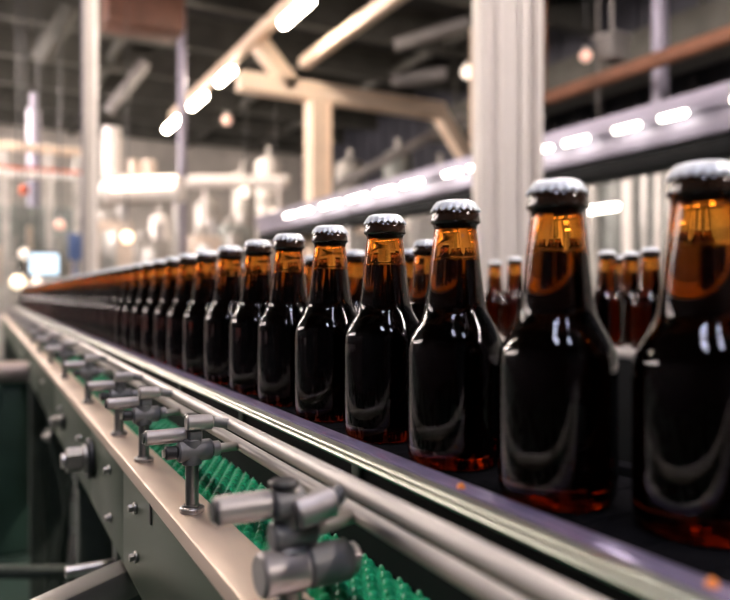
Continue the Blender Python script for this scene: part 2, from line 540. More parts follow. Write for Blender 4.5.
# ------------------------------------------------------------------ bottle conveyor
ZK = ZC - 0.1245                  # top of the slats the bottles stand on
bc = thing('bottle_conveyor', 'dark conveyor carrying the front row of amber bottles behind a polished rail', 'conveyor', (0.31, 0.0, 0.0))
mb = MB()
y = YN
while y < YF:
    mb.bx(0.270, 0.384, y, y + 0.0365, ZK - 0.008, ZK, 0.001)
    y += 0.038
tag(mb.build('slat_chain', M['chain'], bc))
def railbar(xn, xf, zt, th, name):
    w = xf - xn
    s = 1 if w > 0 else -1
    r_ = th / 2
    prof = [(xf, zt), (xn + s * 0.0055, zt)]
    # rounded near edge in two lips, a fine groove between
    for k in range(0, 7):
        a = PI / 2 * k / 6
        prof.append((xn + s * (0.0035 - 0.0035 * math.sin(a)), zt - 0.0012 - 0.0026 * (1 - math.cos(a))))
    prof.append((xn + s * 0.0012, zt - 0.0045))
    for k in range(0, 7):
        a = PI * k / 6
        prof.append((xn + s * (0.0015 - 0.0030 * math.sin(a)), zt - 0.0048 - 0.0024 * (1 - math.cos(a))))
    prof.append((xf, zt - 0.0096))
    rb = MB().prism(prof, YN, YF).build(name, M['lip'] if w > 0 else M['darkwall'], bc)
    e = 0.0004
    MB().bx(xn + s * 0.0062, xf - s * 0.0004, YN, YF, zt - 0.001, zt + 0.0012, 0.0004).build('rail_top_strip', M['strip'] if w > 0 else M['chain'], rb)  # the near strip's lilac stands in for a purple reflection on the rail
railbar(0.2465, 0.2685, ZC - 0.1205, 0.009, 'near_rail')
railbar(0.4075, 0.3860, ZC - 0.1205, 0.009, 'far_rail')
mb = MB()
mb.bx(0.259, 0.262, YN, YF, ZC - 0.30, ZC - 0.1305)
mb.bx(0.392, 0.396, YN, YF, ZC - 0.30, ZC - 0.1305)
mb.bx(0.262, 0.392, YN, YF, ZC - 0.30, ZC - 0.295)
mb.build('side_channel', M['darkwall'], bc)
for y in [0.2 + 0.28 * i for i in range(18)]:
    MB().bx(0.2545, 0.2585, y, y + 0.012, ZC - 0.19, ZC - 0.131, 0.001).build('rail_tab', M['leg'], bc)
for y in (-0.3, 2.0, 4.5, 6.8):
    lg = MB().bx(0.335, 0.385, y - 0.025, y + 0.025, 0.02, ZC - 0.3005, 0.004).build('leg', M['leg'], bc)
    MB().bx(0.322, 0.398, y - 0.038, y + 0.038, 0.0, 0.02, 0.003).build('foot', M['black'], lg)
for px, py, lab in ((461, 488, 'small orange glint bead on the polished rail below the third bottle'), (712, 586, 'small orange glint bead on the polished rail at the lower right corner')):
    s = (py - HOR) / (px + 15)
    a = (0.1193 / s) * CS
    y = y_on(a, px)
    ob = MB().lathe([(0, 0.0032), (0.0012, 0.0030), (0.0024, 0.0018), (0.0029, 0.0), (0, 0)], Matrix.Translation((a, y, ZC - 0.1193)), 16).build('rail_glint', M['orange'])  # orange bead standing in for an orange light reflection on the rail
    tag(ob, lab, 'glint')

# ------------------------------------------------------------------ bottles
def smooth_prof(pts, n=2):
    """round an (r, z) outline by corner cutting"""
    for _ in range(n):
        out = [pts[0]]
        for a, b in zip(pts, pts[1:]):
            out.append((a[0] * .75 + b[0] * .25, a[1] * .75 + b[1] * .25))
            out.append((a[0] * .25 + b[0] * .75, a[1] * .25 + b[1] * .75))
        out.append(pts[-1])
        pts = out
    return pts
def make_bottle():
    root = thing('beer_bottle', 'amber bottle', 'bottle', (0, 0, 0))
    body = [(0, 0.0035), (0.022, 0.0030), (0.027, 0.0005), (0.0320, 0.0005), (0.0352, 0.0065), (0.0355, 0.016), (0.0355, 0.045), (0.0355, 0.0745), (0.0352, 0.0835), (0.0325, 0.0905),
            (0.0262, 0.1010), (0.0232, 0.1065), (0.0220, 0.1120), (0.0200, 0.127), (0.0180, 0.145), (0.0164, 0.159), (0.0158, 0.1635)]
    outer = smooth_prof(body, 2)
    zl = 0.1425                                               # fill level
    def at_z(z):
        for (r0, z0), (r1, z1) in zip(outer, outer[1:]):
            if z1 > z0 and z0 <= z <= z1:
                return r0 + (r1 - r0) * (z - z0) / (z1 - z0)
    rl = at_z(zl)
    low = [p_ for p_ in outer[:-1] if p_[1] < zl - 0.0004 or p_[0] > 0.03] + [(rl, zl - 0.0001), (0, zl - 0.0001)]
    S = 1.048
    def sc_(pts):
        return [(r_, z_ * S) for r_, z_ in pts]
    MB().lathe(sc_(low), None, 56).build('filled_body', M['beer'], root, 60)
    up = [(rl, zl)] + [p_ for p_ in outer if p_[1] > zl + 0.0004]
    up += [(0.0159, 0.1655), (0.0166, 0.1675), (0.0166, 0.1772), (0.0150, 0.1780), (0.0150, 0.1795), (0.0143, 0.1812), (0.0127, 0.1815),
           (0.0124, 0.1808), (0.0124, 0.172), (0.0128, 0.164), (0.0140, 0.158), (rl - 0.0024, zl + 0.003), (rl - 0.0028, zl), (rl, zl)]
    MB().lathe(sc_(up), None, 56).build('neck', M['glass'], root, 60)
    ring = [(0.01665, 0.1768), (0.0172, 0.1762), (0.0176, 0.1735), (0.0184, 0.1700), (0.0183, 0.1688), (0.0172, 0.1680), (0.01668, 0.1682), (0.01665, 0.1768)]
    MB().lathe(sc_(ring), None, 56).build('neck_ring', M['ring'], root, 50)
    # crimped crown cap
    t = bmesh.new()
    n, per = 21, 6
    seg = n * per
    prof = [(0.0, 0.1846), (0.006, 0.1846), (0.0120, 0.1843), (0.0142, 0.1836), (0.0155, 0.1822), (0.0163, 0.1811), (0.0169, 0.1800), (0.0175, 0.1788), (0.0180, 0.1774), (0.0176, 0.1772), (0.0160, 0.1800), (0.0150, 0.1818), (0.0, 0.1818)]
    wob = [0, 0, 0, 0, .1, .35, .6, .85, 1, 1, .4, 0, 0]
    rings = []
    prof = sc_(prof)
    for (r_, z_), w in zip(prof, wob):
        if r_ == 0:
            rings.append([t.verts.new((0, 0, z_))])
        else:
            ring = []
            for i in range(seg):
                a = 2 * PI * i / seg
                rr = r_ + w * 0.0010 * math.cos(n * a)
                zz = z_ + w * 0.0011 * math.cos(n * a + PI) 
                ring.append(t.verts.new((rr * math.cos(a), rr * math.sin(a), zz)))
            rings.append(ring)
    for a, b in zip(rings, rings[1:]):
        for i in range(seg):
            j = (i + 1) % seg
            if len(a) == 1: t.faces.new((a[0], b[j], b[i]))
            elif len(b) == 1: t.faces.new((a[i], a[j], b[0]))
            else: t.faces.new((a[i], a[j], b[j], b[i]))
    cp = MB().add(t).build('crown_cap', M['cap'], root, 50)
    cp['label'] = 'silver crimped crown cap'
    return root
ORD = ['', 'first', 'second', 'third', 'fourth', 'fifth', 'sixth', 'seventh', 'eighth', 'ninth', 'tenth', 'eleventh', 'twelfth', 'thirteenth', 'fourteenth', 'fifteenth', 'sixteenth', 'seventeenth', 'eighteenth', 'nineteenth', 'twentieth']
AB = 0.307
fs = [(0.335, y_on(0.335, 703))] + [(AB, y_on(AB, p)) for p in (557, 455.5, 385, 330, 289, 258, 230, 206.5)]
while fs[-1][1] < YF - 0.15:
    fs.append((AB + random.uniform(-.0012, .0012), fs[-1][1] + 0.109 + random.uniform(-.002, .002)))
bp = make_bottle()
for i, (x, y) in enumerate(fs):
    o = bp if i == 0 else copy_tree(bp)
    o.location = (x, y, ZK + 0.0001)
    o.rotation_euler = (0, 0, random.uniform(0, 6.28))
    o['group'] = 'amber bottles of the front row'
    if i == 0:
        o['label'] = 'largest amber beer bottle, cut by the edge of the photo, front row'
    elif i == 1:
        o['label'] = 'amber beer bottle standing next to the largest one in the front row'
    elif i <= 20:
        o['label'] = '%s amber bottle of the front row, counting from the largest' % ORD[i + 1] if i < 20 else 'amber beer bottle of the front row just behind the twentieth'
    else:
        o['label'] = 'tiny blurred amber beer bottle far down the front row, beyond the first twenty'

# short middle lane behind the front row, seen through the gaps between the necks
ZM = ZK
ml = thing('middle_conveyor', 'low dark conveyor with a few bottles just behind the front row', 'conveyor', (0.53, 0, 0))
MB().bx(0.44, 0.64, 0.72, 5.3, ZM - 0.012, ZM, 0.003).build('deck', M['chain'], ml)
mb = MB()
mb.bx(0.44, 0.446, 0.72, 5.3, ZM - 0.20, ZM - 0.0125)
mb.bx(0.634, 0.64, 0.72, 5.3, ZM - 0.20, ZM - 0.0125)
mb.build('side_channel', M['darkwall'], ml)
for y in (0.85, 2.6, 5.0):
    for x in (0.47, 0.61):
        MB().bx(x - 0.02, x + 0.02, y - 0.02, y + 0.02, 0, ZM - 0.0125, 0.003).build('leg', M['leg'], ml)
mids = [(0.497, y_on(0.497, 427), 'amber bottle peeking out between the third and fourth bottles, the taller of the pair'),
        (0.575, y_on(0.575, 411), 'amber bottle peeking out between the third and fourth bottles, the lower of the pair'),
        (0.515, y_on(0.515, 355), 'amber bottle peeking out between the fourth and fifth bottles of the front row')]
yy = mids[2][1] + 0.16
k = 0
while yy < 3.8:
    mids.append((0.515 + 0.02 * (k % 2), yy, 'blurred amber bottle of the middle lane, glimpsed behind front-row necks past the fifth bottle'))
    yy += 0.135
    k += 1
for x, y, lab in mids:
    o = copy_tree(bp)
    o.location = (x, y, ZM + 0.0001)
    o.rotation_euler = (0, 0, random.uniform(0, 6.28))
    o['group'] = 'amber bottles of the middle lane'
    o['label'] = lab

# far conveyor with the rear bottles
ZF = ZC - 0.105
fc = thing('rear_conveyor', 'grey conveyor table with small blurred bottles behind the front row', 'conveyor', (1.17, 0, 0))
MB().bx(1.03, 1.34, -0.3, 6.0, ZF - 0.014, ZF, 0.003).build('deck', M['dull'], fc)
mb = MB()
mb.bx(1.03, 1.036, -0.3, 6.0, ZF - 0.42, ZF - 0.0145)
mb.bx(1.334, 1.34, -0.3, 6.0, ZF - 0.42, ZF - 0.0145)
mb.build('side_channel', M['darkwall'], fc)
for y in (0.0, 1.0, 2.4, 4.0, 5.6):
    for x in (1.08, 1.30):
        MB().bx(x - 0.025, x + 0.025, y - 0.025, y + 0.025, 0, ZF - 0.0145, 0.003).build('leg', M['leg'], fc)
rear = [(1.11, 650, 'small blurred bottle on the rear conveyor, beside the neck of the largest front bottle'),
        (1.19, 631, 'small bottle on the rear conveyor, middle of the trio by the largest'),
        (1.11, 607, 'small blurred bottle on the rear conveyor, just past the shoulder of the second front bottle'),
        (1.27, 619, 'small bottle on the rear conveyor, half hidden beside the second front bottle'),
        (1.11, 515, 'small blurred bottle on the rear conveyor, close to the neck of the second front bottle'),
        (1.19, 495, 'small bottle on the rear conveyor, before the foot of the big white column')]
rear += [(1.11, 690, 'bottle on the rear conveyor, almost hidden behind the largest front bottle'), (1.19, 715, 'bottle on the rear conveyor, almost hidden behind the largest front bottle'),
         (1.11, 560, 'bottle on the rear conveyor, hidden behind the neck of the second front bottle'), (1.19, 541, 'bottle on the rear conveyor, hidden behind the neck of the second front bottle'),
         (1.11, 466, 'bottle on the rear conveyor, hidden behind the third front bottle'), (1.19, 449, 'bottle on the rear conveyor, hidden behind the third front bottle')]
for a, px, lab in rear:
    o = copy_tree(bp)
    o.location = (a, y_on(a, px), ZF + 0.0001)
    o.rotation_euler = (0, 0, random.uniform(0, 6.28))
    o['group'] = 'small bottles on the rear conveyor'
    o['label'] = lab

# ------------------------------------------------------------------ ceiling lamp row and its beam (runs along Y)
LA, LZ = 3.4, ZC + 3.5
tr = MB().bx(LA - 0.08, LA + 0.08, 6.0, 14.6, LZ + 0.10, LZ + 0.24, 0.01).build('lamp_beam', M['cream'])
tag(tr, 'cream beam running lengthwise above the sloping line of ceiling lamps', 'beam')
def tube_lamp(x, y0, y1, z, w, m, label, group, hm='white', hang=None, side=None):
    root = thing('pendant_lamp' if hang else 'beam_mounted_lamp' if side else 'tube_lamp', label, 'lamp', (x, (y0 + y1) / 2, z), group)
    mb = MB()
    mb.bx(x - w * 0.62, x + w * 0.62, y0, y1, z + w * 0.30, z + w * 0.58, 0.008)
    mb.build('housing', M[hm], root)
    mb = MB()
    mb.cyl((x, y0 + 0.03, z), (x, y1 - 0.03, z), w / 2, 16, w * 0.2)
    mb.build('diffuser', M[m], root)
    if hang:
        for yy in (y0 + (y1 - y0) * .2, y0 + (y1 - y0) * .8):
            MB().cyl((x, yy, z + w * 0.58), (x, yy, hang), 0.008, 8).build('hanger', M['dull'], root)
    if side:
        MB().bx(x + w * 0.3, side, (y0 + y1) / 2 - 0.02, (y0 + y1) / 2 + 0.02, z + w * 0.36, z + w * 0.52, 0.002).build('bracket', M[hm], root)
    return root
def yd(a, px): return y_on(a, px)
for (pa, pb), lab in zip(((312, 282), (233, 218), (205, 191), (181, 166)), (
        'long warm ceiling tube lamp touching the top of the photo', 'short warm ceiling tube lamp at the elbow of the cream beam',
        'warm ceiling tube lamp, third down the sloping row', 'warm ceiling tube lamp, lowest and last of the sloping row')):
    tube_lamp(LA, yd(LA, pa), yd(LA, pb), LZ, 0.12, 'lampw', lab, 'warm ceiling lamps of the sloping row', hang=LZ + 0.10)

# cross beam, columns, braces: the cream frame in the middle distance
YB = 9.4
def wx(px, Y):
    """X seen at column px in the vertical plane Y"""
    tt = (px - 365) / F
    return Y / (CS - tt * SN) * (SN + tt * CS)
fm = thing('cream_frame', 'cream painted steel portal frame in the middle distance', 'steel frame', (4.31, YB, 0))
zb = ZC + 2.95
MB().bx(3.1, wx(442, YB), YB - 0.12, YB + 0.12, zb - 0.12, zb + 0.14, 0.01).build('cross_beam', M['cream'], fm)
xc = wx(318, YB)
mb = MB()
mb.bx(xc - 0.155, xc - 0.125, YB - 0.15, YB + 0.15, 0, zb - 0.12)
mb.bx(xc + 0.125, xc + 0.155, YB - 0.15, YB + 0.15, 0, zb - 0.12)
mb.bx(xc - 0.125, xc + 0.125, YB - 0.10, YB + 0.02, 0, zb - 0.12)
mb.build('column', M['cream'], fm)
MB().bar((wx(438, YB), YB, zb), (wx(476, YB), YB, ZC + 2.0), 0.2, 0.22, 0.01).build('brace', M['cream'], fm)
MB().bar((3.4, YB - 0.02, LZ + 0.02), (wx(292, YB), YB - 0.02, zb + 0.02), 0.2, 0.24, 0.01).build('knee_brace', M['cream'], fm)
xe = wx(480, YB)
MB().bx(xe - 0.12, xe + 0.12, YB - 0.12, YB + 0.12, 0, ZT - 0.63, 0.01).build('column', M['cream'], fm)
o = MB().bx(3.95, 4.10, 4.0, YB - 0.13, ZC + 3.24, ZC + 3.38, 0.01).build('roof_beam', M['cream'])
tag(o, 'cream beam rising towards the top edge, to the right of the sloping lamps', 'beam')

# big white column, slim posts
p = at(507, 294, 3.5)
hw = 0.157
wc = thing('steel_column', 'big white steel column behind the second and third bottles', 'column', (p.x, p.y, 0))
rz = Matrix.Rotation(-TH + math.radians(4), 3, 'Z')
def obx(o, dx0, dx1, dy0, dy1, z0, z1, bev=0.0, rot=rz):
    c = rot @ Vector(((dx0 + dx1) / 2, (dy0 + dy1) / 2, 0)) + Vector((o.x, o.y, (z0 + z1) / 2))
    return MB().box(c, (dx1 - dx0, dy1 - dy0, z1 - z0), rot, bev)
obx(p, -hw, -hw + 0.035, -0.09, 0.09, 0.0205, ZT - 0.63, 0.006).build('flange', M['white'], wc)
obx(p, hw - 0.035, hw, -0.09, 0.09, 0.0205, ZT - 0.63, 0.006).build('flange', M['white'], wc)
obx(p, -hw + 0.036, hw - 0.036, -0.06, -0.03, 0.0205, ZT - 0.63, 0.004).build('web', M['white'], wc)
for dx in (-0.07, 0.045):
    obx(p, dx, dx + 0.022, -0.075, -0.0605, 0.0205, ZT - 0.63, 0.005).build('rib', M['white'], wc)
obx(p, -hw - 0.05, hw + 0.05, -0.2, 0.22, 0, 0.02).build('base_plate', M['white'], wc)
obx(p, hw + 0.004, hw + 0.022, -0.02, 0.06, 0.0205, ZT - 0.63, 0.004).build('conduit', M['lilac'], wc)
p = at(90, 294, 6.0)
po = thing('steel_post', 'tall white square post at the left of the hall, from ceiling to behind the bottles', 'post', (p.x, p.y, 0))
obx(p, -0.036, 0.052, -0.06, 0.06, 0.012, ZT - 0.63, 0.01).build('shaft', M['white'], po)
obx(p, -0.056, -0.0365, -0.05, 0.06, 0.012, ZT - 0.63, 0.004).build('cable_duct', M['lilac'], po)
obx(p, -0.12, 0.12, -0.12, 0.12, 0, 0.012).build('base_plate', M['white'], po)
p = at(182, 294, 11.0)
o = MB().cyl((p.x, p.y, 0), (p.x, p.y, ZT - 0.6), 0.065, 20).build('service_pipe', M['lilac'])
tag(o, 'slim lilac grey vertical pipe below the lowest sloping ceiling lamp', 'pipe')
p = at(34, 294, 9.7)
o = MB()
o.cyl((p.x, p.y, ZC + 1.152), (p.x, p.y, ZC + 2.55), 0.085, 20, 0.01)
o.cyl((p.x, p.y, ZC + 2.55), (p.x, p.y, ZC + 2.8), 0.05, 20, 0.03)
o = o.build('vent_stack', M['lilac'])
tag(o, 'short lilac vent stack rising from the guarded machine, left of the white post', 'pipe')

# ------------------------------------------------------------------ the gantry with lamps (right)
GA = 3.7
GH = 1.18 * GA / 4.0
gz0, gz1 = ZC + 0.955, ZC + 1.225
gt = thing('lamp_gantry', 'long lilac grey gantry beam carrying the row of lamps at the right', 'gantry', (GA + 0.25, 5.5, 0))
mb = MB()
mb.bx(GA + 0.06, GA + 0.38, 2.0, 10.6, gz0 + 0.14, gz1, 0.012)
mb.bx(GA + 0.10, GA + 0.34, 2.0, 10.6, gz0, gz0 + 0.14, 0.008)
mb.build('beam', M['lilac'], gt)
MB().bx(GA + 0.12, GA + 0.32, 2.0, 10.6, gz0 - 0.14, gz0 - 0.02, 0.01).build('lower_channel', M['darkwall'], gt)
for px in (578, 470, 350):
    y = y_on(GA + 0.2, px)
    MB().bx(GA + 0.15, GA + 0.25, y - 0.05, y + 0.05, 0, gz0 - 0.14, 0.006).build('support_post', M['white'], gt)
gl = [(694, 653), (646, 608), (593, 559), (556, 531), (478, 466), (464, 441), (425, 399), (396, 373), (370, 345), (343, 319), (313, 298), (296, 284)]
gw = ['lamp over the neck of the largest front bottle', 'lamp between the two largest bottles', 'lamp above the cap of the second bottle, right one of a close pair', 'lamp beside the white column, above the cap of the second bottle',
      'lamp touching the near side of the white column', 'lamp just before the white column, above the cap of the third bottle', 'lamp above and between the third and fourth caps', 'lamp above the cap of the fourth bottle',
      'lamp above and between the fourth and fifth caps', 'lamp just past the cream column, above the fifth cap', 'lamp in front of the cream column', 'last lamp of the row, beyond the cream column']
for (pa, pb), w in zip(gl, gw):
    tube_lamp(GA, y_on(GA, pa - (pa - pb) * .07), y_on(GA, pb + (pa - pb) * .07), ZC + GH, 0.042, 'lampg', 'bright gantry ' + w, 'bright lamps along the gantry', 'lilac', side=GA + 0.06)
tube_lamp(GA, y_on(GA, 765), y_on(GA, 728), ZC + GH, 0.055, 'lampg', 'bright gantry lamp cut by the edge of the photo', 'bright lamps along the gantry', 'lilac', side=GA + 0.06)
p = at(603, 208, 6.4)
tube_lamp(p.x, p.y - 0.20, p.y + 0.20, p.z, 0.07, 'lampg', 'single lower lamp under the gantry, just past the neck of the second bottle', 'bright lamps under the gantry', 'lilac', hang=gz0)

# ------------------------------------------------------------------ right hand background
p0 = at(545, 99, 9.0)
a = p0.x
op = thing('hanging_overhead_pipe', 'rusty orange overhead pipe sloping down behind the white column, above the gantry', 'pipe', (a, 4.0, p0.z))
MB().cyl((a, y_on(a, 800), p0.z), (a, y_on(a, 500), p0.z), 0.085, 18).build('pipe_run', M['rust'], op)
for yy in (4.0, 6.8):
    MB().cyl((a, yy, p0.z + 0.08), (a, yy, ZT - 0.001), 0.012, 8).build('hanger', M['rust'], op)
p = at(660, 294, 8.3)
o = MB().bx(p.x - 0.07, p.x + 0.07, p.y - 0.07, p.y + 0.07, 2.9, ZT - 0.63, 0.01).build('hanger_post', M['lilac'])
tag(o, 'grey hanging post crossing the rusty overhead pipe near the top edge', 'post')
def bulb(px, py, Z, r, m, label, hang=True):
    p = at(px, py, Z)
    root = thing('round_lamp', label, 'lamp', p, 'round blurred lamps')
    MB().lathe([(0, -r), (r * .5, -r * .87), (r * .87, -r * .5), (r, 0), (r * .87, r * .5), (r * .5, r * .87), (0, r)], Matrix.Translation(p), 20).build('globe', M[m], root)
    MB().cyl((p.x, p.y, p.z + r * 0.85), (p.x, p.y, p.z + r * 1.5), r * 0.5, 14, r * .1).build('cap', M['dull'], root)
    if hang:
        MB().cyl((p.x, p.y, p.z + r * 1.5), (p.x, p.y, ZT - 0.02), 0.008, 8).build('cord', M['black'], root)
bulb(586, 56, 8.0, 0.07, 'pbulb', 'small pinkish round lamp high between the white column and the hanging post')
bulb(245, 192, 12.0, 0.10, 'bulb2', 'round pale lamp left of the cream column at the height of the duct')
bulb(275, 214, 13.0, 0.10, 'bulb2', 'round pale lamp just left of the gantry lamp row')
bulb(227, 120, 14.0, 0.10, 'pbulb', 'faint round lamp below the second sloping ceiling lamp')
bulb(127, 237, 9.0, 0.085, 'bulb', 'large warm round lamp right of the white post, above the bottle caps')
bulb(18, 282, 7.2, 0.075, 'bulb', 'warm round lamp low at the left edge, below the screen')
bulb(38, 283, 7.2, 0.065, 'bulb2', 'round pale lamp directly under the screen')
bulb(25, 254, 7.2, 0.06, 'bulb2', 'round pale lamp left of the screen')
bulb(60, 225, 8.0, 0.06, 'pbulb', 'faint round lamp above the screen inside the guarded machine')
bulb(468, 72, 12.0, 0.12, 'bulb2', 'round pale lamp high against the white column')

# grey partition with vertical pipes under the gantry
pr = thing('pipe_partition', 'grey green panel partition with upright pale pipes under the gantry', 'partition', (6.5, 4.5, 0))
mb = MB()
mb.bx(6.55, 6.60, 1.0, 10.0, 0, 2.55)
mb.build('panel', M['green'], pr)
for k, (px, w, m) in enumerate(((563, 0.05, 'white'), (590, 0.07, 'dull'), (625, 0.06, 'white'), (642, 0.04, 'steel'), (668, 0.05, 'dull'), (540, 0.05, 'dull'), (610, 0.03, 'green'), (655, 0.03, 'white'), (690, 0.06, 'steel'), (715, 0.06, 'dull'))):
    y = y_on(6.4, px)
    MB().cyl((6.45, y, 0), (6.45, y, 2.5), w, 14).build('pipe', M[m], pr)
MB().bx(6.40, 6.66, 1.0, 10.0, 2.55, 2.68, 0.01).build('cap_rail', M['dull'], pr)
# racks of the upper right, dark ducts
o = MB().bx(8.0, 8.7, 2.0, 12.0, 4.3, 4.9, 0.05)
for y in (3, 6, 9, 11.5):
    o.bx(8.3, 8.4, y, y + 0.04, 4.9, ZT - 0.001)
o = o.build('hanging_air_duct', M['beam'])
tag(o, 'dark olive air duct running high along the right side above the rusty pipe', 'duct')
for k, (px, Z, zz0, zz1, m) in enumerate(((612, 8.0, 3.85, 4.15, 'rstrut'), (598, 9.4, 3.0, 3.3, 'rstrut'))):
    p = at(px, 294, Z)
    o = MB()
    o.bx(p.x - 0.13, p.x + 0.13, p.y - 0.13, p.y + 0.13, zz0, zz1, 0.02)
    o.bx(p.x - 0.16, p.x + 0.16, p.y - 0.15, p.y + 0.15, zz1 - 0.08, zz1, 0.02)
    o.cyl((p.x, p.y, zz1), (p.x, p.y, ZT - 0.02), 0.02, 10)
    o = o.build('junction_box', M[m])
    tag(o, ('beige hanging junction box above the rusty pipe', 'green grey hanging junction box just below the rusty pipe', 'grey hanging junction box beside the white column')[k], 'box')

# ------------------------------------------------------------------ left hand background: guarded machine
def wall_pt(px, py, Z): return at(px, py, Z)
GZ = 8.4
gx0, gx1 = at(-30, 294, GZ).x, at(84, 294, GZ).x
gy = at(40, 294, GZ).y
gm = thing('guarded_machine', 'guarded filling machine with cream and orange top rails at the far left', 'machine', ((gx0 + gx1) / 2, gy + 0.6, 0))
z1 = ZC + (294 - 149) / F * GZ
z2 = ZC + (294 - 177) / F * GZ
MB().bx(gx0, gx1, gy - 0.04, gy + 0.04, z1 - 0.05, z1 + 0.05, 0.01).build('top_rail', M['cream'], gm)
MB().bx(gx0, gx1, gy - 0.05, gy + 0.05, z2 - 0.03, z2 + 0.06, 0.01).build('middle_rail', M['white'], gm)
MB().bx(gx0, gx1, gy - 0.055, gy + 0.03, z2 + 0.065, z2 + 0.10, 0.005).build('stripe_rail', M['red'], gm)
for px in (5, 50, 79):
    x = at(px, 294, GZ).x
    MB().bx(x - 0.035, x + 0.035, gy - 0.035, gy + 0.035, 0, z1 - 0.05, 0.006).build('guard_post', M['dull'], gm)
MB().bx(gx0, gx1, gy + 0.5, gy + 1.6, 0.0, ZC + 0.12, 0.02).build('cabinet', M['dull'], gm)
MB().bx(gx0 - 0.1, gx1 + 0.1, gy + 0.9, gy + 1.6, ZC + 0.12, ZC + 1.15, 0.03).build('hood', M['green'], gm)
for k in range(7):
    x = gx0 + 0.15 + k * 0.17
    h_ = random.uniform(0.25, 0.75)
    m = random.choice(['beige', 'dull', 'steel', 'beige'])
    MB().lathe([(0, 0), (0.06, 0), (0.06, h_ * .6), (0.035, h_ * .7), (0.035, h_), (0, h_)], Matrix.Translation((x, gy + 0.66, ZC + 0.12)), 18).build('valve', M[m], gm)
MB().bx(gx0 - 0.05, gx1 + 0.05, gy + 0.02, gy + 0.03, ZC + 0.05, z2 - 0.04).build('guard_pane', M['pane'], gm)
p = at(24, 190, 8.2)
o = MB().lathe([(0, 0), (0.05, 0), (0.05, 0.08), (0.03, 0.11), (0, 0.115)], Matrix.Translation(p - Vector((0, 0, 0.05))), 18).build('mounted_signal_light', M['red'])
tag(o, 'small red signal light under the orange rail of the guarded machine', 'light')
p = at(75, 245, 7.3)
o = MB()
o.bx(p.x - 0.06, p.x + 0.06, p.y - 0.05, p.y + 0.05, p.z - 0.16, p.z + 0.12, 0.01)
o.bx(p.x - 0.04, p.x + 0.04, p.y - 0.06, p.y - 0.05, p.z - 0.02, p.z + 0.08, 0.005)
o.bx(p.x - 0.02, p.x + 0.02, p.y + 0.0, p.y + 0.04, 0.0, p.z - 0.16)
o = o.build('control_box', M['blue'])
tag(o, 'small dark blue control box on a stand beside the white post', 'control box')
p = at(44, 264, 6.4)
mo = thing('monitor', 'bright pale blue monitor screen at the far left, above the vanishing bottles', 'monitor', (p.x, p.y, 0))
MB().bx(p.x - 0.14, p.x + 0.14, p.y - 0.02, p.y + 0.03, p.z - 0.115, p.z + 0.115, 0.01).build('housing', M['black'], mo)
MB().bx(p.x - 0.122, p.x + 0.122, p.y - 0.024, p.y - 0.0205, p.z - 0.095, p.z + 0.095).build('screen', M['screen'], mo)
MB().cyl((p.x, p.y + 0.01, 0.0), (p.x, p.y + 0.01, p.z - 0.11), 0.025, 14).build('stand', M['dull'], mo)

# glowing duct, elbow pipes, tanks
Zd = 10.0
pl, prr = at(104, 190, Zd), at(184, 190, Zd)
dc = thing('glowing_duct', 'long glowing cream duct right of the white post', 'hood lamp', ((pl.x + prr.x) / 2, (pl.y + prr.y) / 2, pl.z))
MB().cyl(pl, prr, 0.21, 24, 0.05).build('housing', M['white'], dc)
sh = Vector((-SN, -CS, 0)) * 0.07
MB().cyl(at(112, 189, Zd) + sh, at(181, 186, Zd) + sh, 0.15, 24, 0.05).build('diffuser', M['hood'], dc)  # overexposed brightness of the pale duct put in as glow
pa = at(112, 128, Zd); pb = at(112, 172, Zd)
MB().tube([pa, pb, at(114, 182, Zd), at(120, 190, Zd)], 0.13, 16).build('riser', M['white'], dc)
for px in (134, 149):
    MB().cyl(at(px, 160, Zd), at(px, 178, Zd), 0.10, 18, 0.03).build('spigot', M['beige'], dc)
MB().cyl((pl.x + .3, pl.y + .05, 0), (pl.x + .3, pl.y + .05, pl.z - 0.15), 0.05, 14).build('support', M['steel'], dc)
MB().cyl((prr.x - .1, prr.y, 0), (prr.x - .1, prr.y, pl.z - 0.15), 0.05, 14).build('support', M['steel'], dc)
q0, q1 = at(188, 182, 12.4), at(290, 182, 12.4)
o = MB().cyl(q0, q1, 0.12, 20, 0.02)
o.cyl((q0.x + .3, q0.y - .03, 0), (q0.x + .3, q0.y - .03, q0.z), 0.04, 12)
o.cyl((q1.x - .2, q1.y, 0), (q1.x - .2, q1.y, q1.z), 0.04, 12)
o = o.build('transfer_pipe', M['white'])
tag(o, 'horizontal pale transfer pipe between the glowing duct and the cream column', 'pipe')
def tank(px, pytop, pw, Z, m, label):
    p = at(px, 294, Z)
    r_ = pw / F * Z / 2
    zt = ZC + (294 - pytop) / F * Z
    root = thing('storage_tank', label, 'tank', (p.x, p.y, 0), 'upright tanks in the background')
    MB().lathe([(0, 0.45), (r_ * .4, 0.45), (r_, 0.8), (r_, zt - r_ * .45), (r_ * .85, zt - r_ * .18), (r_ * .4, zt), (0, zt)], Matrix.Translation((p.x, p.y, 0)), 28).build('shell', M[m], root)
    for k in range(3):
        a = 2 * PI * k / 3 + 0.4
        x, y = p.x + math.cos(a) * r_ * .8, p.y + math.sin(a) * r_ * .8
        MB().cyl((x, y, 0), (x, y, 0.85), 0.05, 12).build('leg', M['leg'], root)
    for f in (0.35, 0.7):
        MB().lathe([(r_ * 1.0, 0), (r_ * 1.03, 0.01), (r_ * 1.03, 0.06), (r_ * 1.0, 0.07)], Matrix.Translation((p.x, p.y, 0.8 + (zt - 0.8) * f)), 28).build('band', M['dull'], root)
    MB().cyl((p.x, p.y, zt - 0.02), (p.x, p.y, zt + 0.22), r_ * .18, 12, 0.01).build('neck_pipe', M['dull'], root)
tank(269, 158, 26, 13.5, 'white', 'tall pale upright tank just left of the cream column')
